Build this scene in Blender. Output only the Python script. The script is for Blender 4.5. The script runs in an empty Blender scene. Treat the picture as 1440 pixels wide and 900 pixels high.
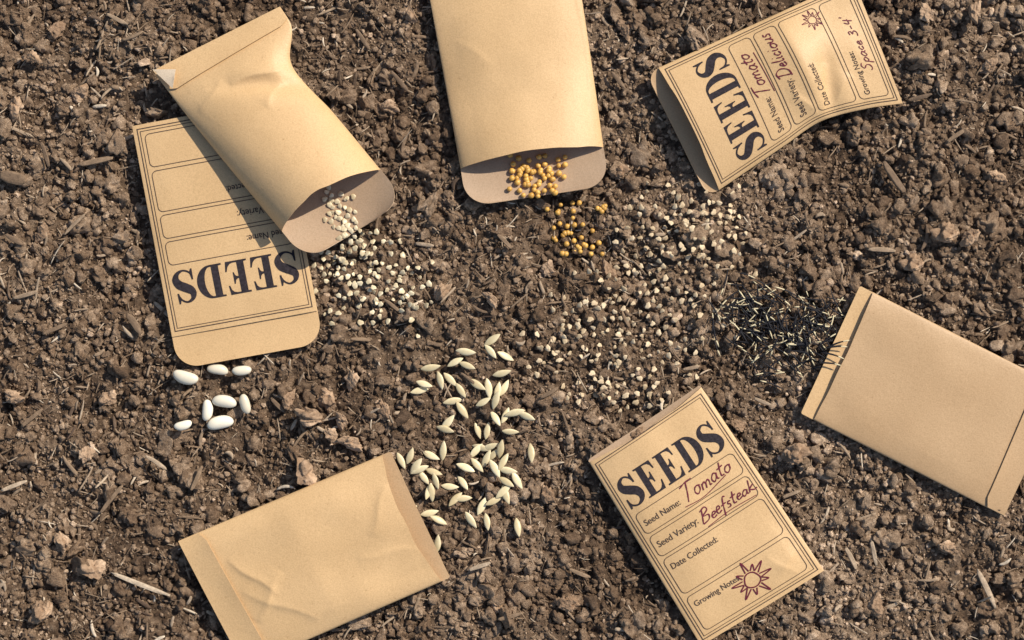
import bpy, bmesh, math, random
import numpy as np
from mathutils import Vector, Matrix
from mathutils.geometry import tessellate_polygon
random.seed(7); RS=np.random.RandomState(11)
S=0.5/1440.0
scene=bpy.context.scene
COL=scene.collection
def Wp(x,y,z=0.0): return ((x-720)*S,(450-y)*S,z*S)

# ------------------------------------------------------------ noise
LAT=RS.rand(256,256)
def vnoise(x,y):
    x=np.asarray(x,float); y=np.asarray(y,float)
    xi=np.floor(x).astype(int); yi=np.floor(y).astype(int)
    fx=x-xi; fy=y-yi
    fx=fx*fx*fx*(fx*(fx*6-15)+10); fy=fy*fy*fy*(fy*(fy*6-15)+10)
    a=LAT[xi%256,yi%256]; b=LAT[(xi+1)%256,yi%256]; c=LAT[xi%256,(yi+1)%256]; d=LAT[(xi+1)%256,(yi+1)%256]
    return (a*(1-fx)+b*fx)*(1-fy)+(c*(1-fx)+d*fx)*fy
def ground_px(x,y):
    h=-12+16*(vnoise(x/170+3,y/170+9)-.5)+15*(vnoise(x/52+31,y/52+7)-.5)
    h=h+9*(np.abs(vnoise(x/21+80,y/21+17)-.5)*2-.4)+6.5*(vnoise(x/9+5,y/9+55)-.5)+3.6*(vnoise(x/4+15,y/4+5)-.5)
    return np.minimum(h,2.0)

# ------------------------------------------------------------ mesh helpers
def np_mesh(name,verts,faces,smooth=True,attrs=None):
    me=bpy.data.meshes.new(name)
    verts=np.ascontiguousarray(verts,dtype=np.float32); faces=np.ascontiguousarray(faces,dtype=np.int32)
    k=faces.shape[1]
    me.vertices.add(len(verts)); me.vertices.foreach_set("co",verts.ravel())
    me.loops.add(faces.size); me.loops.foreach_set("vertex_index",faces.ravel())
    me.polygons.add(len(faces)); me.polygons.foreach_set("loop_start",np.arange(0,faces.size,k,dtype=np.int32))
    me.polygons.foreach_set("use_smooth",np.full(len(faces),smooth,dtype=bool))
    me.update(calc_edges=True)
    if attrs:
        for n,v in attrs.items():
            a=me.attributes.new(n,'FLOAT','POINT'); a.data.foreach_set("value",np.ascontiguousarray(v,dtype=np.float32))
    return me
def add_obj(name,me,mat=None,parent=None,loc=None):
    o=bpy.data.objects.new(name,me); COL.objects.link(o)
    if mat is not None:
        me.materials.append(mat)
    if parent: o.parent=parent
    if loc: o.location=loc
    return o

# ------------------------------------------------------------ materials
def new_mat(name):
    m=bpy.data.materials.new(name); m.use_nodes=True
    nt=m.node_tree; b=nt.nodes["Principled BSDF"]; return m,nt,b
def N(nt,t,**kw):
    n=nt.nodes.new(t)
    for k,v in kw.items(): setattr(n,k,v)
    return n
def noise(nt,scale,detail=4,rough=.6,coord='Object'):
    tc=N(nt,'ShaderNodeTexCoord'); n=N(nt,'ShaderNodeTexNoise')
    n.inputs['Scale'].default_value=scale; n.inputs['Detail'].default_value=detail; n.inputs['Roughness'].default_value=rough
    nt.links.new(tc.outputs[coord],n.inputs['Vector']); return n
def ramp(nt,src,stops):
    r=N(nt,'ShaderNodeValToRGB'); e=r.color_ramp.elements
    while len(e)<len(stops): e.new(0.5)
    for i,(p,c) in enumerate(stops):
        e[i].position=p; e[i].color=(*c,1)
    nt.links.new(src,r.inputs['Fac']); return r
def mix(nt,mode,fac,a,b):
    m=N(nt,'ShaderNodeMix',data_type='RGBA',blend_type=mode)
    if isinstance(fac,(int,float)): m.inputs[0].default_value=fac
    else: nt.links.new(fac,m.inputs[0])
    for i,v in ((6,a),(7,b)):
        if isinstance(v,tuple): m.inputs[i].default_value=(*v,1)
        else: nt.links.new(v,m.inputs[i])
    return m.outputs[2]
def bump(nt,b,hs,strength,dist):
    bp=N(nt,'ShaderNodeBump'); bp.inputs['Strength'].default_value=strength; bp.inputs['Distance'].default_value=dist
    nt.links.new(hs,bp.inputs['Height']); nt.links.new(bp.outputs['Normal'],b.inputs['Normal']); return bp

def kraft(name,c1,c2,transl=0.12):
    m,nt,b=new_mat(name)
    n1=noise(nt,22,5,.6); n2=noise(nt,1500,3,.7); n3=noise(nt,420,4,.75)
    r=ramp(nt,n1.outputs['Fac'],[(.3,c2),(.7,c1)])
    f=ramp(nt,n2.outputs['Fac'],[(.3,(.84,.82,.79)),(.6,(1.03,1.03,1.03))])
    g=ramp(nt,n3.outputs['Fac'],[(.25,(.70,.63,.56)),(.37,(1,1,1)),(.68,(1,1,1)),(.78,(1.10,1.11,1.13))])
    c=mix(nt,'MULTIPLY',1.0,r.outputs[0],f.outputs[0]); c=mix(nt,'MULTIPLY',1.0,c,g.outputs[0])
    nt.links.new(c,b.inputs['Base Color']); b.inputs['Roughness'].default_value=.5
    b.inputs['Specular IOR Level'].default_value=.4
    bump(nt,b,n3.outputs['Fac'],.35,.0004)
    tr=N(nt,'ShaderNodeBsdfTranslucent'); nt.links.new(c,tr.inputs['Color'])
    ms=N(nt,'ShaderNodeMixShader'); ms.inputs[0].default_value=transl
    out=nt.nodes['Material Output']
    nt.links.new(b.outputs[0],ms.inputs[1]); nt.links.new(tr.outputs[0],ms.inputs[2]); nt.links.new(ms.outputs[0],out.inputs['Surface'])
    return m
M_KRAFT=kraft('kraft_paper',(.75,.495,.25),(.66,.425,.205))
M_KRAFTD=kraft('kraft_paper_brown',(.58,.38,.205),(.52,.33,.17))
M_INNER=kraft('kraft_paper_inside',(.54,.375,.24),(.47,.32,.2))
M_PALE=kraft('kraft_paper_pale',(.72,.58,.42),(.66,.52,.37))
def flat(name,c,rough=.6,var=.25,scale=600,spec=.5):
    m,nt,b=new_mat(name); n=noise(nt,scale,3,.6)
    r=ramp(nt,n.outputs['Fac'],[(.3,tuple(v*(1-var) for v in c)),(.7,tuple(min(1,v*(1+var)) for v in c))])
    nt.links.new(r.outputs[0],b.inputs['Base Color']); b.inputs['Roughness'].default_value=rough
    b.inputs['Specular IOR Level'].default_value=spec
    return m
M_INK=flat('black_ink',(.034,.027,.030),.8,.4,900,.1)
M_LINE=flat('brown_black_thin_ink',(.075,.05,.04),.8,.3,900,.1)
M_PEN=flat('maroon_pen_ink',(.13,.016,.032),.6,.25,700,.2)
def seedmat(name,c1,c2,rough,scale,bs=.2):
    m,nt,b=new_mat(name); n=noise(nt,scale,4,.6)
    oi=N(nt,'ShaderNodeObjectInfo')
    r=ramp(nt,n.outputs['Fac'],[(.3,c2),(.65,c1)])
    v=ramp(nt,oi.outputs['Random'],[(0,(.74,.70,.64)),(1,(1.08,1.08,1.08))])
    c=mix(nt,'MULTIPLY',1.0,r.outputs[0],v.outputs[0])
    nt.links.new(c,b.inputs['Base Color']); b.inputs['Roughness'].default_value=rough
    bump(nt,b,n.outputs['Fac'],bs,.0003); return m
M_BEAN=seedmat('white_bean_skin',(.88,.80,.65),(.82,.73,.56),.3,150,.05)
M_CUC=seedmat('cream_seed_husk',(.84,.71,.45),(.72,.58,.32),.42,400)
M_PEP=seedmat('pale_round_seed_skin',(.80,.68,.46),(.60,.48,.29),.4,700)
M_MUS=seedmat('mustard_seed_skin',(.80,.47,.12),(.66,.35,.06),.4,500)
M_TOM=seedmat('buff_seed_skin',(.74,.58,.38),(.52,.39,.23),.65,900)
M_MBL=flat('charcoal_seed_shaft',(.013,.012,.015),.6,.4,900,.25)
M_MWH=flat('straw_seed_tip',(.66,.55,.34),.6,.2,900,.3)

def soilmat(name,lift=1.0):
    m,nt,b=new_mat(name)
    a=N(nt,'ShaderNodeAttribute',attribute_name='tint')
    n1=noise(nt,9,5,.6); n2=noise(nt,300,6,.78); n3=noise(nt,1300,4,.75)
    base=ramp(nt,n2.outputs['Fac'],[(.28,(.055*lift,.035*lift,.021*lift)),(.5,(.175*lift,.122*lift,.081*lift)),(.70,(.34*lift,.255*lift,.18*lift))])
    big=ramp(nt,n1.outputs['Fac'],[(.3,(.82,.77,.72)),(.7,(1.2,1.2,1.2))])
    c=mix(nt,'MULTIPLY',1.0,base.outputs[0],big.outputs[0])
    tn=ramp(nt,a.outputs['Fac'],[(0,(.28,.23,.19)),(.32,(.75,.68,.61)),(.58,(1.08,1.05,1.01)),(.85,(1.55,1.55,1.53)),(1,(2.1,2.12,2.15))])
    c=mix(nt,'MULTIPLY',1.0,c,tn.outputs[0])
    nt.links.new(c,b.inputs['Base Color']); b.inputs['Roughness'].default_value=.82
    b.inputs['Specular IOR Level'].default_value=.35
    ad=N(nt,'ShaderNodeMath',operation='ADD'); nt.links.new(n2.outputs['Fac'],ad.inputs[0]); nt.links.new(n3.outputs['Fac'],ad.inputs[1])
    bump(nt,b,ad.outputs[0],1.0,.0022)
    return m
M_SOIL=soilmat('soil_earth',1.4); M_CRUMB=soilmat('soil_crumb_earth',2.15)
def chipmat():
    m,nt,b=new_mat('dry_wood_fibre')
    a=N(nt,'ShaderNodeAttribute',attribute_name='tint'); n2=noise(nt,500,5,.7)
    t=ramp(nt,a.outputs['Fac'],[(0,(.08,.045,.026)),(.5,(.26,.17,.10)),(.85,(.48,.36,.245)),(1,(.68,.55,.40))])
    v=ramp(nt,n2.outputs['Fac'],[(.3,(.6,.58,.55)),(.7,(1.2,1.2,1.2))])
    c=mix(nt,'MULTIPLY',1.0,t.outputs[0],v.outputs[0]); nt.links.new(c,b.inputs['Base Color'])
    b.inputs['Roughness'].default_value=.8; bump(nt,b,n2.outputs['Fac'],.7,.0006); return m
M_CHIP=chipmat()

# ------------------------------------------------------------ packet definitions (drawn in units of ~0.35 mm)
def poly_interp(pts,s):
    p=np.array([(a,b) for a,b,_ in pts],float); k=np.array([c for _,_,c in pts],float)
    s=np.asarray(s,float); n=len(k)
    if n==2:
        f=(s-k[0])/(k[1]-k[0]); return p[0]*(1-f)[...,None]+p[1]*f[...,None]
    m=np.zeros_like(p)
    for i in range(n):
        if i==0: m[i]=(p[1]-p[0])/(k[1]-k[0])
        elif i==n-1: m[i]=(p[-1]-p[-2])/(k[-1]-k[-2])
        else: m[i]=(p[i+1]-p[i-1])/(k[i+1]-k[i-1])
    i=np.clip(np.searchsorted(k,s,side='right')-1,0,n-2)
    h=(k[i+1]-k[i]); u=((s-k[i])/h)[...,None]; h=h[...,None]
    return (2*u**3-3*u**2+1)*p[i]+(u**3-2*u**2+u)*h*m[i]+(-2*u**3+3*u**2)*p[i+1]+(u**3-u**2)*h*m[i+1]

class Packet:
    creases=[]
    def __init__(s,**k): s.__dict__.update(k)
    def xy(s,t,v):
        t=np.asarray(t,float); v=np.asarray(v,float); t,v=np.broadcast_arrays(t,v)
        vc=np.clip(v,0,1)
        L=poly_interp(s.left,vc); R=poly_interp(s.right,vc)
        ax=((poly_interp(s.left,np.array(1.))+poly_interp(s.right,np.array(1.)))-(poly_interp(s.left,np.array(.9))+poly_interp(s.right,np.array(.9))))
        ax=ax/np.linalg.norm(ax)
        over=(v-vc)*s.L
        r=s.rad; w=s.W
        d=np.clip(over-(s.flap-r),0,r); ins=r-np.sqrt(np.maximum(r*r-d*d,0)) if r>0 else 0*d
        tt=t*(1-2*ins/w)+ins/w
        return L*(1-tt)[...,None]+R*tt[...,None]+ax*over[...,None]
    def wr(s,t,v):
        x=t*s.W; y=v*s.L; o=s.seed
        q=(vnoise(x/85+o,y/85+o*2)-.5)*2.2+(vnoise(x/38+o*3,y/46+o)-.5)*.6
        q=s.wrinkle*q
        for (t0,v0,t1,v1,amp,wd) in s.creases:
            ax,ay,bx,by=t0*s.W,v0*s.L,t1*s.W,v1*s.L; L2=(bx-ax)**2+(by-ay)**2
            u=((x-ax)*(bx-ax)+(y-ay)*(by-ay))/L2; uc=np.clip(u,0,1)
            side=((x-ax)*(by-ay)-(y-ay)*(bx-ax))/math.sqrt(L2)
            side=side+2.2*np.sin(uc*7+o)
            dd=np.sqrt(side**2+((u-uc)**2)*L2)
            env=np.clip(np.sin(np.pi*np.clip(u,0,1)),0,1)**.5
            q=q+amp*env*(np.exp(-np.abs(dd)/np.where(side>0,wd,wd*3.2)))
        return q
    def zf(s,t,v):
        t=np.asarray(t,float); v=np.asarray(v,float)
        e=4*t*(1-t); pr=np.maximum(e,0)**s.pw
        fade=np.clip(np.minimum(t,1-t)*7,0,1)
        z=s.z0+1.6+s.edge(v)+s.H(v,t)*pr+ s.wr(t,v)*fade*np.clip(v*8,0,1)
        return np.maximum(z,s.zb(t,v)+1.2)
    def zb(s,t,v):
        t=np.asarray(t,float); v=np.asarray(v,float)
        return s.z0+s.edge(v)*(2*t-1)**2+ s.flapz(t,v)+.8*(vnoise(t*5+s.seed,v*6)-.5)
def smoothf(xs,ys):
    g=np.linspace(-.1,1.4,301); y=np.interp(g,xs,ys); k=np.hanning(17); k/=k.sum()
    y=np.convolve(np.pad(y,8,mode='edge'),k,mode='valid')
    return lambda v: np.interp(np.asarray(v,float),g,y)
def flapcurl(a):
    return lambda t,v: a*np.clip((v-1)*6,0,1)**2
P=[]
Hs=smoothf([0,.1,.24,.34,.6,1],[1,7,19,27,38,56])
P.append(Packet(key='p1',W=200,L=290,left=[(218,102,0),(272,172,.3),(400,327,1)],right=[(396,12,0),(412,40,.10),(413,95,.30),(470,160,.55),(537,241,1)],
  z0=17,H=lambda v,t:Hs(v)-10*np.exp(-((v-.27-.25*(t-.5))/.05)**2)*np.clip(t*2-.5,0,1),pw=.62,edge=smoothf([0,.3,1,1.3],[0,2,12,22]),flap=54,rad=38,lip=18,wrinkle=1.6,seed=3.3,flapz=flapcurl(5),
  creases=[(.95,.30,.45,.24,3,4),(.95,.31,.6,.42,2.4,4),(.1,.3,.4,.2,1.6,5)],
  mat=M_KRAFT,inner=M_INNER,print=None,seam=.12,
  label="open blank kraft paper seed packet, pinched, lying across printed packet"))
H2=smoothf([0,.5,1],[3,6,2.2])
P.append(Packet(key='p2',W=206,L=301,left=[(391,141,0),(447,437,1)],right=[(187,178,0),(243,474,1)],z0=5,H=lambda v,t:H2(v),pw=.7,
  edge=smoothf([0,1],[0,0]),flap=46,rad=32,lip=0,wrinkle=1.2,seed=8.1,flapz=flapcurl(4),mat=M_KRAFT,inner=M_KRAFT,print='p2',seam=None,
  label="printed kraft seed packet lying flat under a blank open packet"))
H3=smoothf([0,.3,.7,1],[4,14,20,32])
P.append(Packet(key='p3',W=208,L=297,left=[(595,-57,0),(605,0,.2),(648,238,1)],right=[(803,-88,0),(818,0,.29),(833,100,.63),(848,208,1)],z0=6,H=lambda v,t:H3(v),pw=.7,
  edge=smoothf([0,.6,1,1.3],[0,1,5,12]),flap=54,rad=34,lip=9,wrinkle=2.2,seed=14.2,flapz=flapcurl(5),mat=M_KRAFT,inner=M_INNER,print=None,seam=None,
  creases=[(.96,.2,.94,.95,-1.8,2.5),(.1,.4,.35,.55,1.2,6)],
  label="open blank kraft seed packet spilling yellow mustard seeds from its mouth"))
H4=smoothf([0,.2,.4,.55,1],[3,10,26,20,20])
P.append(Packet(key='p4',W=191,L=300,left=[(1268,146,0),(1215,154,.2),(1152,172,.43),(1100,207,.63),(1010,268,1)],right=[(1198,-28,0),(925,97,1)],z0=6,
  H=lambda v,t:H4(v)-12*np.exp(-((v-.36+.15*t)/.05)**2)*np.clip(1.1-t*1.6,0,1),pw=.7,edge=smoothf([0,.4,1,1.3],[0,3,4,5]),flap=18,rad=16,lip=3,wrinkle=1.8,seed=21.7,flapz=flapcurl(0),
  creases=[(.03,.42,.45,.30,3,4),(.03,.43,.4,.5,2.4,5),(.04,.38,.3,.2,2,4)],
  mat=M_KRAFT,inner=M_KRAFTD,print='p4',seam=None,label="printed kraft seed packet with handwritten tomato notes, creased side"))
H5=smoothf([0,.15,.6,.93,1],[2,5,8,6,7])
P.append(Packet(key='p5',W=198,L=299,left=[(1410,725,0),(1143,590,1)],right=[(1493,546,0),(1226,411,1)],z0=6,H=lambda v,t:H5(v),pw=.45,
  edge=smoothf([0,1],[0,1]),flap=20,rad=3,lip=2,wrinkle=1.4,seed=31.7,flapz=flapcurl(2),mat=M_KRAFTD,inner=M_KRAFT,print=None,seam=.12,
  label="blank brown kraft seed packet lying face down beside spilled dark seeds"))
H6=smoothf([0,.15,.6,1],[2,5,8,7])
P.append(Packet(key='p6',W=189,L=309,left=[(985,906,0),(828,649,1)],right=[(1157,801,0),(985,544,1)],z0=9,H=lambda v,t:H6(v),pw=.5,
  edge=smoothf([0,1],[1,3]),flap=3,rad=2,lip=7,wrinkle=2.8,seed=40.3,flapz=flapcurl(0),mat=M_KRAFT,inner=M_INNER,print='p6',seam=None,
  creases=[(.6,.06,.98,.16,1.8,4),(.85,.02,.72,.2,1.7,4)],
  label="printed kraft seed packet with handwritten beefsteak tomato name and sun doodle"))
H7=smoothf([0,.12,.5,1],[3,8,18,17])
P.append(Packet(key='p7',W=198,L=305,left=[(252,760,0),(538,639,1)],right=[(345,937,0),(622,816,1)],z0=7,H=lambda v,t:H7(v),pw=.5,
  edge=smoothf([0,1],[0,2]),flap=12,rad=3,lip=11,wrinkle=3.2,seed=52.9,flapz=flapcurl(0),mat=M_KRAFT,inner=M_KRAFTD,print=None,seam=.13,
  creases=[(.25,.16,.62,.30,2.6,4),(.75,.16,.48,.36,2.6,4),(.5,.15,.9,.42,2.2,5),(.2,.96,.5,.8,2.2,5),(.7,.97,.6,.7,1.8,4)],
  label="blank wrinkled kraft seed packet spilling long cream seeds"))

# ------------------------------------------------------------ print building (r across, d down from mouth edge)
def catmull(pts,n=6):
    pts=[np.array(p,float) for p in pts]
    if len(pts)<3: 
        return [pts[0]*(1-f)+pts[1]*f for f in np.linspace(0,1,n+1)]
    ex=[2*pts[0]-pts[1]]+pts+[2*pts[-1]-pts[-2]]; out=[]
    for i in range(1,len(ex)-2):
        a,b,c,d=ex[i-1:i+3]
        for k in range(n):
            u=k/n
            out.append(.5*((2*b)+(c-a)*u+(2*a-5*b+4*c-d)*u*u+(3*b-a-3*c+d)*u**3))
    out.append(pts[-1]); return out
class Print:
    def __init__(s): s.v=[];s.f=[];s.m=[]
    def tri(s,verts,faces,mat,lay=0):
        o=len(s.v); s.v+= [(x,y,lay) for x,y in verts]; s.f+=[tuple(i+o for i in f) for f in faces]; s.m+=[mat]*len(faces)
    def poly(s,loops,mat,lay=0):
        vl=[[Vector((x,y,0)) for x,y in l] for l in loops]
        fl=tessellate_polygon(vl); flatv=[p for l in loops for p in l]
        s.tri(flatv,[tuple(f) for f in fl],mat,lay)
    def ribbon(s,pts,w,mat,closed=False,lay=0):
        pts=np.array(pts,float); n=len(pts)
        if closed: tg=np.roll(pts,-1,0)-np.roll(pts,1,0)
        else: tg=np.gradient(pts,axis=0)
        tg/=np.maximum(np.linalg.norm(tg,axis=1),1e-9)[:,None]; nr=np.stack([-tg[:,1],tg[:,0]],1)
        w=np.broadcast_to(np.asarray(w,float),(n,))[:,None]/2
        a=pts+nr*w; b=pts-nr*w
        o=len(s.v)
        for i in range(n):
            l=lay+.02*(i%7)
            s.v.append((a[i,0],a[i,1],l)); s.v.append((b[i,0],b[i,1],l))
        for i in range(n if closed else n-1):
            j=(i+1)%n; s.f.append((o+2*i,o+2*i+1,o+2*j+1,o+2*j)); s.m.append(mat)
    def rrect(s,x0,y0,x1,y1,r,w,mat):
        if r<=1:
            e=w/2
            for q in (((x0-e,y0-e),(x1+e,y0+e)),((x0-e,y1-e),(x1+e,y1+e)),((x0-e,y0+e),(x0+e,y1-e)),((x1-e,y0+e),(x1+e,y1-e))):
                (ax,ay),(bx,by)=q; s.tri([(ax,ay),(bx,ay),(bx,by),(ax,by)],[(0,1,2,3)],mat)
            return
        pts=[]
        for cx,cy,a0 in ((x1-r,y0+r,-90),(x1-r,y1-r,0),(x0+r,y1-r,90),(x0+r,y0+r,180)):
            for k in range(9):
                a=math.radians(a0+90*k/8); pts.append((cx+r*math.cos(a),cy+r*math.sin(a)))
        s.ribbon(pts,w,mat,True)
    def text(s,body,x,y,width,mat,lay=0.1):
        cu=bpy.data.curves.new('t','FONT'); cu.body=body; cu.size=1; cu.resolution_u=3; cu.offset=.008
        ob=bpy.data.objects.new('t',cu); COL.objects.link(ob)
        me=bpy.data.meshes.new_from_object(ob)
        co=np.array([v.co[:2] for v in me.vertices]); k=width/(co[:,0].max()-co[:,0].min())
        vs=[(x+(a-co[:,0].min())*k,y-b*k*1.12) for a,b in co]
        s.tri(vs,[tuple(p.vertices) for p in me.polygons],mat,lay)
        bpy.data.objects.remove(ob); bpy.data.curves.remove(cu); bpy.data.meshes.remove(me)
    def letter(s,ch,x,y,w,h,mat):
        def T(l): return [(x+a*w,y-b*h) for a,b in l]
        if ch=='E':
            s.poly([T([(0,0),(.92,0),(.98,.30),(.92,.30),(.85,.16),(.74,.08),(.62,.055),(.44,.055),(.44,.475),(.53,.465),(.59,.42),(.62,.34),(.67,.34),(.67,.69),(.62,.69),(.59,.60),(.53,.55),(.44,.535),(.44,.945),(.60,.945),(.74,.92),(.83,.85),(.88,.72),(.94,.72),(.90,1),(0,1),(0,.95),(.13,.94),(.13,.06),(0,.05)])],mat)
        elif ch=='D':
            o=[(0,0),(.42,0)]; 
            for k in range(1,20):
                a=-math.pi/2+math.pi*k/20; o.append((.46+.56*math.cos(a),.5+.5*math.sin(a)))
            o+=[(.42,1),(0,1),(0,.95),(.12,.94),(.12,.06),(0,.05)]
            i=[(.40,.06),(.46,.06)]
            for k in range(1,16):
                a=-math.pi/2+math.pi*k/16; i.append((.46+.26*math.cos(a),.5+.44*math.sin(a)))
            i+=[(.46,.94),(.40,.94)]
            s.poly([T(o),T(i)],mat)
        else:
            sp=catmull([(.86,.72),(.74,.88),(.50,.97),(.24,.90),(.16,.75),(.26,.63),(.5,.53),(.76,.42),(.87,.26),(.76,.10),(.48,.025),(.2,.10),(.08,.27)],5)
            wd=np.interp(np.linspace(0,1,len(sp)),np.linspace(0,1,13),[.03,.05,.055,.11,.19,.25,.27,.26,.21,.12,.055,.05,.03])*h
            s.ribbon(T([tuple(p) for p in sp]),wd,mat)
            s.poly([T([(.83,.68),(.91,.68),(.89,1.0),(.83,1.0),(.78,.90)])],mat,.2)
            s.poly([T([(.04,.0),(.11,.0),(.18,.10),(.12,.33),(.05,.33)])],mat,.2)
GL={
'T':(1.5,[[(-.2,2.0),(.6,2.25),(1.6,2.3)],[(.75,2.2),(.6,1.1),(.35,-.1)]]),
'o':(1.0,[[(.6,1),(.2,.9),(.05,.4),(.35,0),(.75,.3),(.75,.8),(.5,1),(.9,.85)]]),
'm':(1.5,[[(.1,1),(.1,0),(.15,.7),(.45,1),(.6,.6),(.6,0),(.68,.7),(.98,1),(1.15,.6),(1.15,.1),(1.4,.1)]]),
'a':(1.05,[[(.75,.85),(.4,1),(.05,.5),(.3,0),(.7,.4),(.8,.9),(.78,.2),(1.0,.05)]]),
't':(.85,[[(.45,1.9),(.3,.8),(.35,.1),(.7,.1)],[(-.05,1.15),(.8,1.3)]]),
'B':(1.4,[[(.35,2.1),(.2,1.0),(.05,0)],[(.0,2.0),(.8,2.3),(1.1,1.7),(.3,1.15),(1.1,.9),(1.0,.2),(.1,-.05)]]),
'e':(.85,[[(.1,.5),(.6,.65),(.6,.95),(.3,1),(.08,.5),(.3,0),(.8,.2)]]),
'f':(.8,[[(.9,1.9),(.55,2.0),(.35,1.2),(.2,-.7)],[(.0,.9),(.75,1.05)]]),
's':(.75,[[(.6,.95),(.25,.95),(.2,.65),(.5,.4),(.45,.05),(.05,.05)]]),
'k':(1.0,[[(.25,2.0),(.1,0)],[(.8,1.0),(.2,.5),(.85,0),(1.2,.1)]]),
'D':(1.6,[[(.4,2.1),(.2,0)],[(-.1,2.0),(.8,2.2),(1.4,1.3),(1.0,.2),(0,-.05)]]),
'l':(.55,[[(.3,1.9),(.15,.6),(.25,.05),(.5,.15)]]),
'i':(.5,[[(.2,1),(.15,.2),(.4,.1)],[(.28,1.5),(.34,1.56)]]),
'c':(.8,[[(.65,.85),(.35,1),(.08,.5),(.3,0),(.7,.2)]]),
'u':(1.0,[[(.1,1),(.1,.2),(.45,0),(.7,.5),(.75,1),(.75,.15),(.95,.1)]]),
'p':(.95,[[(.15,1),(.05,-.9)],[(.1,.8),(.5,1),(.75,.6),(.5,.1),(.1,.2)]]),
'S':(1.3,[[(1.1,1.9),(.6,2.1),(.25,1.6),(.8,1.0),(.85,.3),(.4,-.05),(0,.3)]]),
'3':(1.0,[[(.1,1.8),(.6,1.9),(.7,1.4),(.3,1.05),(.8,.7),(.6,.05),(.0,.1)]]),
'4':(1.1,[[(.3,1.9),(.1,.9),(.9,1.0)],[(.75,1.9),(.6,0)]]),
'-':(.9,[[(.15,.8),(.7,.85)]]),"'":(.4,[[(.2,2.2),(.1,1.7)]]),' ':(.7,[])}
hr=random.Random(3)
def handwrite(pr,txt,x,y,width,h,slope=0,w=1.5):
    tot=sum(GL[c][0] for c in txt); k=width/tot; cx=0
    for c in txt:
        adv,st=GL[c]; jy=hr.uniform(-.12,.12); js=hr.uniform(.9,1.1)
        for q in st:
            pts=catmull([((cx+a+.2*b)*k,(b*js+jy)*h) for a,b in q],6)
            pts=[(x+p[0],y-p[1]-p[0]*slope) for p in pts]
            ww=w*(.7+.5*np.abs(np.sin(np.linspace(.3,4+len(q),len(pts)))))
            pr.ribbon(pts,ww,2,lay=.25)
        cx+=adv
def sundoodle(pr,x,y,r,w):
    pts=[(x+r*.42*math.cos(a)*(1+.08*math.sin(3*a)),y+r*.42*math.sin(a)) for a in np.linspace(0,6.6,26)]
    pr.ribbon(pts,w,2,lay=.25)
    for k in range(11):
        a=k*math.pi/5.5+.12*math.sin(k*5); rr=r*(1.12 if k%2==0 else .85)
        pr.ribbon(catmull([(x+r*.5*math.cos(a-.2),y+r*.5*math.sin(a-.2)),(x+rr*math.cos(a),y+rr*math.sin(a)),(x+r*.5*math.cos(a+.22),y+r*.5*math.sin(a+.22))],5),w,2,lay=.25)
def build_print(p):
    pr=Print(); W,L=p.W,p.L
    pr.rrect(6,7,W-6,L-6,0,1.3,1); pr.rrect(9.8,10.8,W-9.8,L-9.8,0,.9,1)
    x=15
    k=(W-30)/159.
    for ch,wd in zip('SEEDS',(28,30,30,34,28)):
        pr.letter(ch,x,90,(wd-1)*k,47,0); x+=(wd+2.2)*k
    for a,b in ((99,132),(137,170),(175,233),(239,L-15)):
        pr.rrect(15,a,W-15,b,7,1.0,1)
    pr.text('Seed Name:',21,121,56,1); pr.text('Seed Variety:',21,157,63,1)
    pr.text('Date Collected:',21,194,72,1); pr.text('Growing Notes:',21,257,70,1)
    if p.key=='p6':
        handwrite(pr,'Tomato',84,124,78,10,.05,1.7); pr.ribbon(catmull([(80,128),(110,130),(150,121)],6),1.2,2,lay=.25)
        handwrite(pr,'Beefsteak',88,163,86,8.5,.03,1.7); pr.ribbon(catmull([(92,169),(130,166),(170,168)],6),1.1,2,lay=.25)
        sundoodle(pr,103,266,26,1.8)
    if p.key=='p4':
        handwrite(pr,'Tomato',82,124,72,9,.05,1.6); pr.ribbon(catmull([(80,130),(110,129),(150,127)],6),1.1,2,lay=.25)
        handwrite(pr,'Delicious',88,161,80,8.5,.03,1.6)
        handwrite(pr,"Space 3-4'",56,276,88,6.5,.02,1.4)
        sundoodle(pr,158,222,15,1.0)
    bm=bmesh.new(); vs=[bm.verts.new(v) for v in pr.v]
    for f,m in zip(pr.f,pr.m):
        try:
            q=bm.faces.new([vs[i] for i in f]); q.material_index=m
        except ValueError: pass
    for ax,mx in ((0,W),(1,L)):
        c=5.0
        while c<mx:
            co=(c,0,0) if ax==0 else (0,c,0); no=(1,0,0) if ax==0 else (0,1,0)
            bmesh.ops.bisect_plane(bm,geom=bm.verts[:]+bm.edges[:]+bm.faces[:],plane_co=co,plane_no=no); c+=6
    co=np.array([v.co[:] for v in bm.verts]); t=co[:,0]/W; v=1-co[:,1]/L
    XY=p.xy(t,v); Z=p.zf(t,v)+.45+co[:,2]*.6
    for vert,(x_,y_),z_ in zip(bm.verts,XY,Z): vert.co=Wp(x_,y_,z_)
    bm.normal_update()
    for f in bm.faces:
        if f.normal.z<0: f.normal_flip()
        f.material_index+=1
    return bm

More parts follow.
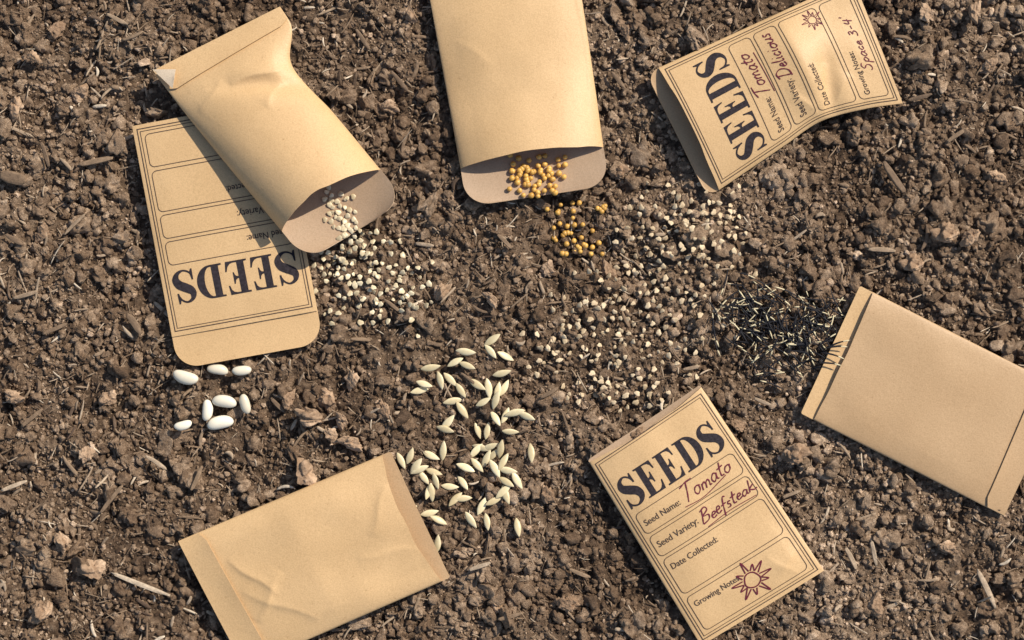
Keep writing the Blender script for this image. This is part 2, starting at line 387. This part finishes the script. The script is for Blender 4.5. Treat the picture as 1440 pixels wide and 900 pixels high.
def grid_faces(nu,nv):
    i=np.arange(nu*nv).reshape(nu,nv)
    a=i[:-1,:-1].ravel();b=i[1:,:-1].ravel();c=i[1:,1:].ravel();d=i[:-1,1:].ravel()
    return np.stack([a,b,c,d],1)
def sheet(name,X,Y,Z,center,mats,parent,thick=.7,extra=None):
    nu,nv=X.shape
    V=np.stack([(X-720)*S,(450-Y)*S,Z*S],-1).reshape(-1,3)
    F=grid_faces(nu,nv)
    n=np.cross(V[F[0,1]]-V[F[0,0]],V[F[0,2]]-V[F[0,0]])
    if n[2]<0: F=F[:,::-1]
    me=np_mesh(name,V,F)
    nrm=np.zeros(len(V)*3,dtype=np.float32); me.vertices.foreach_get('normal',nrm); nrm=nrm.reshape(-1,3)
    bpy.data.meshes.remove(me)
    V2=V-nrm*thick*S; k=len(V)
    idx=np.arange(k).reshape(nu,nv)
    ring=np.concatenate([idx[:,0],idx[-1,1:],idx[-2::-1,-1],idx[0,-2:0:-1]])
    nx=np.roll(ring,-1); side=np.stack([ring,nx,nx+k,ring+k],1)
    VV=np.concatenate([V,V2]); FF=np.concatenate([F,F[:,::-1]+k,side])
    me=np_mesh(name,VV,FF)
    bm=bmesh.new(); bm.from_mesh(me)
    bmesh.ops.recalc_face_normals(bm,faces=bm.faces[:])
    if extra:
        tmp=bpy.data.meshes.new('x'); extra.to_mesh(tmp); bm.from_mesh(tmp); extra.free(); bpy.data.meshes.remove(tmp)
    for e in bm.edges:
        if len(e.link_faces)==2 and e.calc_face_angle(0)>1.0: e.smooth=False
    bmesh.ops.translate(bm,verts=bm.verts[:],vec=-Vector(center))
    bm.to_mesh(me); bm.free()
    for m in mats: me.materials.append(m)
    o=bpy.data.objects.new(name,me); COL.objects.link(o); o.parent=parent
    return o

for p in P:
    c=p.xy(np.array(.5),np.array(.5)); cen=Wp(c[0],c[1],p.z0)
    e=bpy.data.objects.new('seed_packet',None); e.empty_display_size=.02; COL.objects.link(e); e.location=cen
    e['label']=p.label; e['category']='seed packet'; e['group']='seed packets lying on the soil'
    fl=p.flap/p.L
    v=np.concatenate([np.linspace(0,1,60),1+np.sin(np.linspace(0,np.pi/2,30)[1:])*fl]); t=np.linspace(0,1,60)
    T,V=np.meshgrid(t,v,indexing='ij'); XY=p.xy(T,V)
    sheet('back_panel',XY[...,0],XY[...,1],p.zb(T,V),cen,[p.inner],e)
    v=np.linspace(0,1,150); t=.5-.5*np.cos(np.linspace(0,np.pi,90))
    t=.55*t+.45*np.linspace(0,1,90)
    T,V=np.meshgrid(t,v,indexing='ij')
    lip=p.lip*(4*T*(1-T))+ (.8+.12*p.lip)*(vnoise(T*6+p.seed,T*0+p.seed)-.5)*2*np.clip(np.minimum(T,1-T)*6,0,1)*(p.lip>0)
    V2=V*(1-lip/p.L); XY=p.xy(T,V2)
    ex=build_print(p) if p.print else None
    mats=[p.mat]+([M_INK,M_LINE,M_PEN] if p.print else [])
    sheet('front_panel',XY[...,0],XY[...,1],p.zf(T,V2),cen,mats,e,thick=.6,extra=ex)
    if p.seam:
        t=np.linspace(0,1,60); v=np.linspace(0.002,1,14)
        T,V=np.meshgrid(t,v,indexing='ij')
        tp=np.clip(np.minimum(T,1-T)*16,0,1)
        sk=(.02*(T-.5) if p.key!='p1' else -.06*(T-.5)-.015)
        VV=V*(p.seam+sk)*(.82+.18*tp); TT=.004+T*.992
        XY=p.xy(TT,VV); Z=p.zf(TT,VV)+1.2+1.8*V**3
        sheet('bottom_fold',XY[...,0],XY[...,1],Z,cen,[p.mat],e,thick=.8)
    if p.key=='p1':
        u=np.linspace(0,1,8); A=np.array((219,101.));B=np.array((248,128.));C=np.array((252,101.))
        U,Q=np.meshgrid(u,u,indexing='ij')
        XY=A+(B-A)*U[...,None]*(1-Q[...,None]*.5)+(C-A)*Q[...,None]*(1-U[...,None]*.5)
        sheet('folded_corner',XY[...,0],XY[...,1],17+11+3*U+Q*2,cen,[M_PALE],e,thick=.6)

# ------------------------------------------------------------ ground
def inpoly(x,y,poly):
    r=np.zeros(x.shape,bool); n=len(poly)
    for i in range(n):
        x1,y1=poly[i]; x2,y2=poly[(i+1)%n]
        if y1==y2: continue
        c=((y1>y)!=(y2>y))&(x<(x2-x1)*(y-y1)/(y2-y1)+x1); r^=c
    return r
OUT=[]
for p in P:
    fl=p.flap/p.L; vs=np.linspace(0,1+fl,24)
    a=p.xy(np.zeros(24),vs); b=p.xy(np.ones(24),vs)[::-1]
    OUT.append((np.concatenate([a,b]),p))
def axis(lo,hi,step,far):
    c=np.arange(lo,hi+.1,step); g=[];d=step;x=hi
    while x<far: d*=1.25; x+=d; g.append(x)
    g2=[];d=step;x=lo
    while x>-far: d*=1.25; x-=d; g2.append(x)
    return np.array(g2[::-1]+list(c)+g)
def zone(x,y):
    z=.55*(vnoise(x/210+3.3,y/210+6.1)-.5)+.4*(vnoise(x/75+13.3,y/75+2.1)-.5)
    for cx,cy,rx,ry,a in ((840,800,75,80,-.30),(1230,250,80,55,-.14),(480,600,90,60,-.10),(130,380,90,110,-.08),(900,420,150,120,.14),(640,400,90,70,.05),(1290,780,110,110,.1),(300,40,60,40,.08),(510,80,45,90,-.12),(980,300,70,60,.14),(60,760,70,80,.1),(1100,620,70,50,.12)):  # dark spots paint soft dappled shade into the soil tint; pale ones vary tone
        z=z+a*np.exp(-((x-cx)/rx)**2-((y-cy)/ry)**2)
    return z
gx=axis(-240,1680,2.2,14000); gy=axis(-220,1120,2.2,14000)
X,Y=np.meshgrid(gx,gy,indexing='ij')
Zg=ground_px(X,Y)
V=np.stack([(X-720)*S,(450-Y)*S,Zg*S],-1).reshape(-1,3); F=grid_faces(*X.shape)[:,::-1]
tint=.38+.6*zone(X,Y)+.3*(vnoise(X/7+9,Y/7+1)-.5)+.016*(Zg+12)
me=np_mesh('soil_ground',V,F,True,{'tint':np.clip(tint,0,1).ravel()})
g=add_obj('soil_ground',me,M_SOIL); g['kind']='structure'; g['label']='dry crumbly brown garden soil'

# ------------------------------------------------------------ crumbs
def ico(sub):
    bm=bmesh.new(); bmesh.ops.create_icosphere(bm,subdivisions=sub,radius=1)
    v=np.array([x.co[:] for x in bm.verts]); f=np.array([[q.index for q in x.verts] for x in bm.faces]); bm.free(); return v,f
def variants(sub,K,amp):
    v,f=ico(sub); out=[]
    for k in range(K):
        d=np.zeros(len(v))
        for j in range(8):
            q=RS.randn(3)*(1.5+j*.9); d+=np.cos(v@q+RS.rand()*6.28)/(1+j*.25)
        w=v*(1+amp*d/2.2)[:,None]
        for j in range(5):
            n=RS.randn(3); n/=np.linalg.norm(n); dd=w@n; lim=.6+.2*RS.rand()
            ov=np.maximum(dd-lim,0); w=w-ov[:,None]*n*.85
        w*=np.array([1,.65+.35*RS.rand(),.6+.3*RS.rand()])
        out.append(w)
    return np.array(out),f
def randrot(n):
    q=RS.randn(n,4); q/=np.linalg.norm(q,axis=1)[:,None]; a,b,c,d=q.T
    return np.stack([np.stack([1-2*(c*c+d*d),2*(b*c-a*d),2*(b*d+a*c)],-1),np.stack([2*(b*c+a*d),1-2*(b*b+d*d),2*(c*d-a*b)],-1),np.stack([2*(b*d-a*c),2*(c*d+a*b),1-2*(b*b+c*c)],-1)],-2)
HM=ground_px(*np.meshgrid(np.arange(-20,1460),np.arange(-20,920),indexing='ij'))
def place(n,rlo,rhi,pw,sink,dens=None,box=(-180,1620,-160,1060)):
    x=RS.uniform(box[0],box[1],n); y=RS.uniform(box[2],box[3],n); r=rlo+(rhi-rlo)*RS.rand(n)**pw
    if dens is not None:
        k=RS.rand(n)<dens(x,y); x,y,r=x[k],y[k],r[k]
    z=ground_px(x,y)+r*sink
    keep=np.ones(len(x),bool)
    for poly,p in OUT:
        c=poly.mean(0); big=c+(poly-c)*1.03
        m=inpoly(x,y,big); keep&=~(m&(z+r>p.z0-1.5))
        m2=inpoly(x,y,c+(poly-c)*.86); keep&=~m2
    return x[keep],y[keep],z[keep],r[keep]
def build(x,y,z,r,sub,K,amp,sp=.22,pale=.08):
    tm,f=variants(sub,K,amp); n=len(x); var=RS.randint(0,K,n); R=randrot(n)
    v=np.einsum('nij,nvj->nvi',R,tm[var])*r[:,None,None]
    v[...,2]*=.8
    c=np.stack([(x-720),(450-y),z],-1)
    v=(v+c[:,None,:])*S; nv=tm.shape[1]
    F=(f[None]+(np.arange(n)*nv)[:,None,None]).reshape(-1,3)
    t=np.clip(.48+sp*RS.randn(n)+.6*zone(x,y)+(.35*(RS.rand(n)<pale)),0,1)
    return v.reshape(-1,3),F,np.repeat(t,nv)
parts=[]
d1=lambda x,y:.5+.75*vnoise(x/70+44,y/70+3)
A=place(92000,1.0,2.4,1.3,.3,d1); parts.append(build(*A,1,14,.3,.26,.14))
B=place(46000,2.2,5.8,1.8,.35,d1); parts.append(build(*B,2,16,.42,.2,.08))
C=place(9500,5,12.5,2.0,.35,lambda x,y:np.clip(2.4*vnoise(x/60+4,y/60+33)-.6,0.08,1)); parts.append(build(*C,3,14,.55,.13,.03))
Dd=place(700,11,20,2.0,.25,lambda x,y:np.clip(2.4*vnoise(x/80+14,y/80+3)-.6,0.05,1)); parts.append(build(*Dd,4,10,.6,.1,0))
off=0;VV=[];FF=[];TT=[]
for v,f,t in parts: VV.append(v);FF.append(f+off);TT.append(t);off+=len(v)
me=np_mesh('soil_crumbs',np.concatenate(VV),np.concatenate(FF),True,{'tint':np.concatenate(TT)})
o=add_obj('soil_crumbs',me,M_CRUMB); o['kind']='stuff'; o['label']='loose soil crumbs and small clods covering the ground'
for arr in (B,C,Dd):
    for x,y,z,r in zip(*arr):
        if not(-10<x<1450 and -10<y<910) : continue
        R=int(r)+1; xi=int(round(x))+20; yi=int(round(y))+20
        sl=HM[max(xi-R,0):xi+R+1,max(yi-R,0):yi+R+1]; np.maximum(sl,z+r*.55,out=sl)
def hm(x,y,R=3):
    xi=int(round(x))+20; yi=int(round(y))+20
    sl=HM[max(xi-R,0):xi+R+1,max(yi-R,0):yi+R+1]
    return float(np.percentile(sl,80)) if sl.size else float(ground_px(x,y))
def slivers(n,l0,l1,w0,w1,tmean,dens=None):
    x,y,z,r=place(n,1,1.5,1,.3,dens); n=len(x)
    tm,f=variants(2,12,.15); var=RS.randint(0,12,n)
    L=(l0+(l1-l0)*RS.rand(n)**2)/2; w=(w0+(w1-w0)*RS.rand(n)**2)/2
    v=tm[var].copy(); v=np.sign(v)*np.abs(v)**.75
    v[...,0]*=L[:,None]; v[...,1]*=w[:,None]; v[...,2]*=(w*.6)[:,None]
    v[...,1]+=(np.abs(v[...,0]/L[:,None])**2)*(w*RS.randn(n)*1.0)[:,None]
    a=RS.rand(n)*6.28; b=RS.randn(n)*.22
    ca,sa,cb,sb=np.cos(a)[:,None],np.sin(a)[:,None],np.cos(b)[:,None],np.sin(b)[:,None]
    X1=v[...,0]*cb-v[...,2]*sb; Z1=v[...,0]*sb+v[...,2]*cb
    X2=X1*ca-v[...,1]*sa; Y2=X1*sa+v[...,1]*ca
    zz=z+4.5+np.abs(L*b)*.5
    vv=np.stack([X2+(x-720)[:,None],Y2+(450-y)[:,None],Z1+zz[:,None]],-1)*S; nv=tm.shape[1]
    F=(f[None]+(np.arange(n)*nv)[:,None,None]).reshape(-1,3)
    t=np.clip(tmean+.24*RS.randn(n),0,1)
    return vv.reshape(-1,3),F,np.repeat(t,nv)
dl=lambda x,y:np.clip(1.1-x/1700,.35,1)*(.3+vnoise(x/80+70,y/80+7))
ps=[slivers(12500,5,24,1.0,3.4,.52,dl),slivers(3000,16,44,1.8,7,.54,dl)]
off=0;VV=[];FF=[];TT=[]
for v,f,t in ps: VV.append(v);FF.append(f+off);TT.append(t);off+=len(v)
me=np_mesh('mulch_fibres',np.concatenate(VV),np.concatenate(FF),True,{'tint':np.concatenate(TT)})
o=add_obj('mulch_fibres',me,M_CHIP); o['kind']='stuff'; o['label']='small dry wood fibres and mulch bits mixed in soil'

tm,f=variants(4,8,.55)
clm=[]
for k in range(8):
    v=tm[k]*1.0
    nn=vnoise(v[:,0]*5+k*9+v[:,2]*3,v[:,1]*5+v[:,2]*4)-.5
    v=v*(1+.26*nn)[:,None]
    me=np_mesh('soil_clod',v*S,f,True,{'tint':np.clip(np.full(len(v),.34+.03*k)+.3*nn,0,1)}); me.materials.append(M_CRUMB); clm.append(me)
clods=[(75,42,13),(45,80,12),(1330,330,16),(1362,332,14),(430,665,19),(438,586,18),(492,622,15),(495,532,14),(540,575,13),(405,560,13),(1115,636,16),(20,150,15),(130,800,18),(85,760,14),(1370,18,14),(1302,22,13),(800,850,14),(855,380,13),(1285,372,14),(1390,95,13),(575,20,13),(545,150,13),(20,560,15),(120,640,13),(770,700,13),(1230,850,15),(60,860,15),(700,850,12),(150,560,13),(1330,770,13),(480,590,12),(465,610,11),(1040,600,11),(880,40,13),(870,240,11),(1400,250,13),(110,130,13),(620,412,14),(690,420,11),(770,380,12),(900,610,12),(60,330,14),(460,560,14)]
for i,(x,y,r) in enumerate(clods):
    o=bpy.data.objects.new('soil_clod',clm[i%8]); COL.objects.link(o)
    o.location=Wp(x,y,float(ground_px(x,y))+r*.5+3); o.scale=(r,r*.92,r*.8); o.rotation_euler=(random.uniform(-.4,.4),random.uniform(-.4,.4),random.random()*6.28)
    o['label']='rounded brown clod of dry soil on the ground'; o['category']='soil clod'; o['group']='larger soil clods on the ground'
def chip_mesh(k):
    v,f=ico(3); v=np.sign(v)*np.abs(v)**.55
    st=.10*np.sin(v[:,1]*14+k)+.05*np.sin(v[:,1]*31+k*2)
    v[:,2]+=st*.8; v[:,1]*=1-.35*np.abs(v[:,0])**3*(1+.4*math.sin(k)); v[:,1]+=.25*math.sin(k*2.1)*v[:,0]**2
    v[:,0]+=.06*np.sin(v[:,1]*9+k*3)*(np.abs(v[:,0])>.5)
    return v,f
chips=[(110,232,160,222,8,.5),(155,806,240,838,7,.9),(1375,800,1400,855,8,.8),(0,246,38,254,18,.35),(1242,228,1272,272,10,.3),(140,722,172,682,6,.45),(2,690,38,676,6,.85),(1275,142,1310,133,6,.2),(180,440,200,470,10,.35),(60,470,95,455,6,.4),(270,690,285,655,6,.5),(1190,770,1205,800,7,.7),(1225,760,1232,795,6,.8),(800,800,830,812,6,.5),(90,330,120,300,5,.6),(550,100,575,130,6,.3),(700,870,735,860,6,.5),(1100,700,1125,690,5,.6),(30,600,60,575,6,.4),(20,420,55,410,6,.6),(205,640,235,660,6,.75),(500,40,520,70,6,.4),(1060,560,1085,570,5,.7),(1330,200,1360,180,6,.5),(660,800,690,790,6,.8),(760,560,785,545,6,.4),(540,420,565,440,5,.4),(10,330,35,345,7,.3),(150,20,180,35,6,.6),(60,200,70,235,6,.3),(700,330,720,350,6,.45),(380,560,400,580,6,.3),(1220,350,1260,352,7,.6),(860,100,880,125,6,.4),(960,520,985,515,5,.6)]
for i,(x1,y1,x2,y2,w,t) in enumerate(chips):
    L=math.hypot(x2-x1,y2-y1)/2; v,f=chip_mesh(i)
    v=v*np.array([L,w/2,w*.3])*S
    me=np_mesh('wood_chip',v,f,True,{'tint':np.full(len(v),t)})
    o=add_obj('wood_chip',me,M_CHIP); cx,cy=(x1+x2)/2,(y1+y2)/2
    o.location=Wp(cx,cy,max(hm(cx,cy,4),hm(x1,y1,4)*.6)+w*.25+1); o.rotation_euler=(random.uniform(-.2,.2),random.uniform(-.08,.08),math.atan2(-(y2-y1),x2-x1))
    o['label']='pale dry wood splinter lying on the soil' if t>.65 else 'dark brown wood chip lying on the soil'
    o['category']='wood chip'; o['group']='wood chips scattered on the soil'

# ------------------------------------------------------------ seeds
def lathe_seed(name,L,w,h,power,mat,tip=.0,bend=0,lump=0,seed=0):
    rs=np.random.RandomState(seed)
    bm=bmesh.new(); bmesh.ops.create_uvsphere(bm,u_segments=18,v_segments=14,radius=1)
    ph=rs.rand(4)*6
    for q in bm.verts:
        x,y,z=q.co.z,q.co.y,q.co.x
        r=math.hypot(y,z)+1e-9
        rr=max(0,1-abs(x)**1.9)**.85 if power<2 else max(0,1-abs(x)**power)**.5
        rr*= (1-tip*x)
        k=rr/r if r>1e-6 else 0
        y*=k; z*=k
        l=1+lump*(math.sin(3*math.atan2(y,x)+ph[0])+.6*math.sin(5*math.atan2(y,x)+ph[1]))
        q.co=Vector((x*L/2*S*l,(y*w/2*l+bend*w*x*x)*S,z*h/2*S))
    for fc in bm.faces: fc.smooth=True
    bmesh.ops.recalc_face_normals(bm,faces=bm.faces[:])
    me=bpy.data.meshes.new(name); bm.to_mesh(me); bm.free(); me.materials.append(mat); return me
def put(name,me,x,y,z,rot,sc,label,cat,group):
    o=bpy.data.objects.new(name,me); COL.objects.link(o); o.location=Wp(x,y,z); o.rotation_euler=rot; o.scale=(sc,sc,sc)
    o['label']=label; o['category']=cat; o['group']=group; return o
bm_=[lathe_seed('white_bean',38,19,16,2.5,M_BEAN,bend=b) for b in (.12,-.1,.04)]
for i,(x,y,a,s) in enumerate([(262,531,-15,.98),(306,519,-10,.8),(341,521,5,.72),(292,577,85,.80),(316,564,-8,.92),(345,568,-75,.76),(259,598,15,.68),(309,594,12,1.0)]):
    put('white_bean',bm_[i%3],x,y,hm(x,y,8)+6,(random.uniform(-.2,.2),random.uniform(-.1,.1),math.radians(a)),s,'smooth glossy white bean lying on the soil','bean','white beans on the soil')
cu=[lathe_seed('cucumber_seed',30,11,4.6,1.5,M_CUC,tip=t,bend=b) for t,b in ((.12,0),(.2,.05),(.05,-.05))]
pos="692,478,40 655,495,-10 690,494,-50 711,501,-30 606,517,5 640,509,30 657,514,-20 706,525,15 619,535,-80 633,534,-40 597,540,-20 590,549,10 648,549,-60 671,541,-30 687,546,-85 700,550,80 709,546,60 637,564,5 650,577,-60 680,565,30 697,562,70 740,585,-25 711,584,60 724,580,15 626,604,-15 630,594,50 672,606,-70 685,606,80 718,607,-10 697,588,-60 623,634,80 606,641,-30 747,637,-80 704,631,75 690,628,15 669,634,50 677,630,-10 693,640,50 655,657,-20 671,654,-45 684,645,70 696,658,-60 708,648,60 714,661,-10 590,660,20 596,672,-50 610,664,-20 585,655,50 564,648,-60 577,641,70 603,690,70 613,676,-70 633,684,-5 651,679,-50 712,677,-25 727,675,-60 651,701,0 607,692,-80 711,695,-75 694,704,20 678,711,60 662,731,-60 685,733,-75 728,741,-85 604,722,10 617,731,-30 573,713,10 615,765,85 640,702,40 708,690,40"
for i,q in enumerate(pos.split()):
    x,y,a=map(float,q.split(','))
    put('cucumber_seed',cu[i%3],x,y,hm(x,y,4)+2.4,(random.uniform(-.4,.4),random.uniform(-.28,.28),math.radians(a+random.uniform(-6,6))),random.uniform(.82,1.0),'long flat pointed cream seed on the soil','seed','long cream seeds spilled on the soil')
P1,P3=P[0],P[2]
def inv(p,x,y):
    T,V=np.meshgrid(np.linspace(0,1,50),np.linspace(.7,1+p.flap/p.L,60),indexing='ij'); q=p.xy(T,V)
    k=np.argmin((q[...,0]-x)**2+(q[...,1]-y)**2); return T.ravel()[k],V.ravel()[k]
def scatter(n,pts,sx):
    out=[]
    while len(out)<n:
        cx,cy,rx,ry=random.choice(pts); x=random.gauss(cx,rx); y=random.gauss(cy,ry)
        if any(inpoly(np.array([x]),np.array([y]),pl)[0] for pl,_ in OUT): continue
        if any((x-a)**2+(y-b)**2<sx*sx for a,b in out) and random.random()<.8: continue
        out.append((x,y))
    return out
pe=[lathe_seed('pepper_seed',9.0,7.6,2.2,2,M_PEP,lump=.1,seed=k) for k in range(5)]
for i,(x,y) in enumerate(scatter(120,[(500,375,30,14),(545,372,32,22),(535,405,42,22),(468,368,16,14),(565,415,26,22),(505,350,28,10),(530,430,36,14)],8)):
    put('pepper_seed',pe[i%5],x,y,hm(x,y,2)+1.3,(random.uniform(-.6,.6),random.uniform(-.6,.6),random.random()*6.28),random.uniform(.65,1.1),'small pale round flat seed on the soil','seed','small pale seeds spilled from a packet')
def inside(n,p,gen,meshes,name,label,group,dz,sc,tilt,dist):
    pl=[]; k=0
    while k<n:
        x,y=gen()
        if any((x-a)**2+(y-b)**2<dist**2 for a,b in pl) and random.random()<.93: continue
        t,v=inv(p,x,y); z=float(p.zb(np.array(t),np.array(v)))+dz
        put(name,random.choice(meshes),x,y,z,(random.uniform(-tilt,tilt),random.uniform(-tilt,tilt),random.random()*6.3),random.uniform(*sc),label,'seed',group); pl.append((x,y)); k+=1
def g1():
    f=random.random(); return (468+f*28+random.gauss(0,10),272+f*64+random.gauss(0,7))
inside(46,P1,g1,pe,'pepper_seed','small pale round flat seed inside the packet mouth','small pale seeds spilled from a packet',2.0,(.7,1.0),.35,6.8)
mu=[lathe_seed('mustard_seed',8.6,8.2,7.8,2,M_MUS,lump=.02,seed=k) for k in range(3)]
def g3():
    while True:
        x=random.gauss(750,21); y=random.gauss(249,14)
        if 714<x<795 and 218<y<278: return x,y
inside(62,P3,g3,mu,'mustard_seed','round mustard yellow seed inside the packet mouth','round yellow seeds spilled from a packet',4.2,(.78,1.02),.4,8.3)
for i,(x,y) in enumerate(scatter(42,[(785,300,10,8),(798,318,13,9),(806,345,16,8),(830,350,12,6),(795,290,20,4),(845,293,4,4),(790,328,8,8)],9.5)):
    put('mustard_seed',mu[i%3],x,y,hm(x,y,2)+1.6,(0,0,random.random()*6),random.uniform(.7,.95),'round mustard yellow seed on the soil','seed','round yellow seeds spilled from a packet')
to=[lathe_seed('tomato_seed',9,7,2.4,2,M_TOM,lump=.12,seed=k+20) for k in range(5)]
for i,(x,y) in enumerate(scatter(292,[(985,290,28,16),(960,315,38,24),(920,335,38,24),(900,375,36,24),(955,360,38,26),(1010,320,24,20),(820,475,40,24),(870,470,36,32),(890,510,40,26),(930,480,36,26),(850,545,28,14),(790,490,22,20),(940,420,36,30),(850,430,32,22),(900,550,32,14)],8.5)):
    put('tomato_seed',to[i%5],x,y,hm(x,y,2)+1.5,(random.uniform(-.6,.6),random.uniform(-.6,.6),random.random()*6.28),random.uniform(.65,1.1),'small flat buff seed scattered on the soil','seed','small buff seeds scattered on the soil')
def needle(k):
    bm=bmesh.new(); rings=[]; n=9; L=34
    for i in range(n):
        u=i/(n-1); x=(u-.5)*L; r=[.3,.75,1.1,1.3,1.25,1.1,.9,1.1,.5][i]
        y0=1.8*math.sin(u*math.pi)*(-1)**k
        rings.append([bm.verts.new((x*S,(y0+r*math.cos(a))*S,r*.8*math.sin(a)*S)) for a in np.linspace(0,2*math.pi,7)[:-1]])
    split=(6,5,8,6)[k]
    for i in range(n-1):
        for j in range(6):
            fc=bm.faces.new((rings[i][j],rings[i+1][j],rings[i+1][(j+1)%6],rings[i][(j+1)%6])); fc.smooth=True; fc.material_index=0 if i<split else 1
    bm.faces.new(rings[0]); bm.faces.new(rings[-1]).material_index=1
    bmesh.ops.recalc_face_normals(bm,faces=bm.faces[:])
    me=bpy.data.meshes.new('marigold_seed'); bm.to_mesh(me); bm.free(); me.materials.append(M_MBL); me.materials.append(M_MWH); return me
ne=[needle(k) for k in range(4)]
pts=[(1045,445,22,22),(1078,452,30,24),(1100,480,28,24),(1120,465,28,22),(1140,480,24,22),(1070,425,34,16),(1110,505,22,14),(1150,445,22,14)]
for i in range(225):
    cx,cy,rx,ry=random.choice(pts); x=random.gauss(cx,rx); y=random.gauss(cy,ry)
    if inpoly(np.array([x]),np.array([y]),OUT[4][0])[0]: continue
    put('marigold_seed',random.choice(ne),x,y,hm(x,y,4)+3+random.random()*5,(random.random()*3,random.uniform(-.15,.15),random.gauss(-.5,1.0)+(math.pi if random.random()<.4 else 0)),random.uniform(.75,1.15),'thin black needle seed with straw coloured tip','seed','thin black and straw seeds spilled on the soil')
for (x,y,a) in ((1172,489,5),(1168,500,-15),(1176,484,20),(1163,512,-5),(1160,480,40)):
    put('marigold_seed',ne[0],x,y,14,(0,-.1,math.radians(a)),1,'thin black needle seed at the packet mouth','seed','thin black and straw seeds spilled on the soil')

# ------------------------------------------------------------ sun and sky
EL=math.radians(41); AZ=math.atan2(.74,.60)
sd=Vector((math.sin(AZ)*math.cos(EL),math.cos(AZ)*math.cos(EL),math.sin(EL)))
sl=bpy.data.lights.new('sun','SUN'); sl.energy=5.0; sl.angle=math.radians(.5); sl.color=(1,.935,.82)
so=bpy.data.objects.new('sun',sl); COL.objects.link(so); so.rotation_euler=sd.to_track_quat('Z','Y').to_euler(); so.location=sd*4
w=bpy.data.worlds.new('World'); scene.world=w; w.use_nodes=True; nt=w.node_tree
sk=nt.nodes.new('ShaderNodeTexSky'); sk.sky_type='NISHITA'; sk.sun_disc=False; sk.sun_elevation=EL; sk.sun_rotation=AZ
nt.links.new(sk.outputs[0],nt.nodes['Background'].inputs[0]); nt.nodes['Background'].inputs[1].default_value=.13

# ------------------------------------------------------------ camera
cam=bpy.data.cameras.new('camera'); co=bpy.data.objects.new('camera',cam); COL.objects.link(co)
co.location=(0,0,1.0); cam.sensor_width=36; cam.lens=72; cam.clip_start=.05; cam.clip_end=100
scene.camera=co
scene.view_settings.view_transform='Standard'; scene.view_settings.look='None'; scene.view_settings.exposure=0
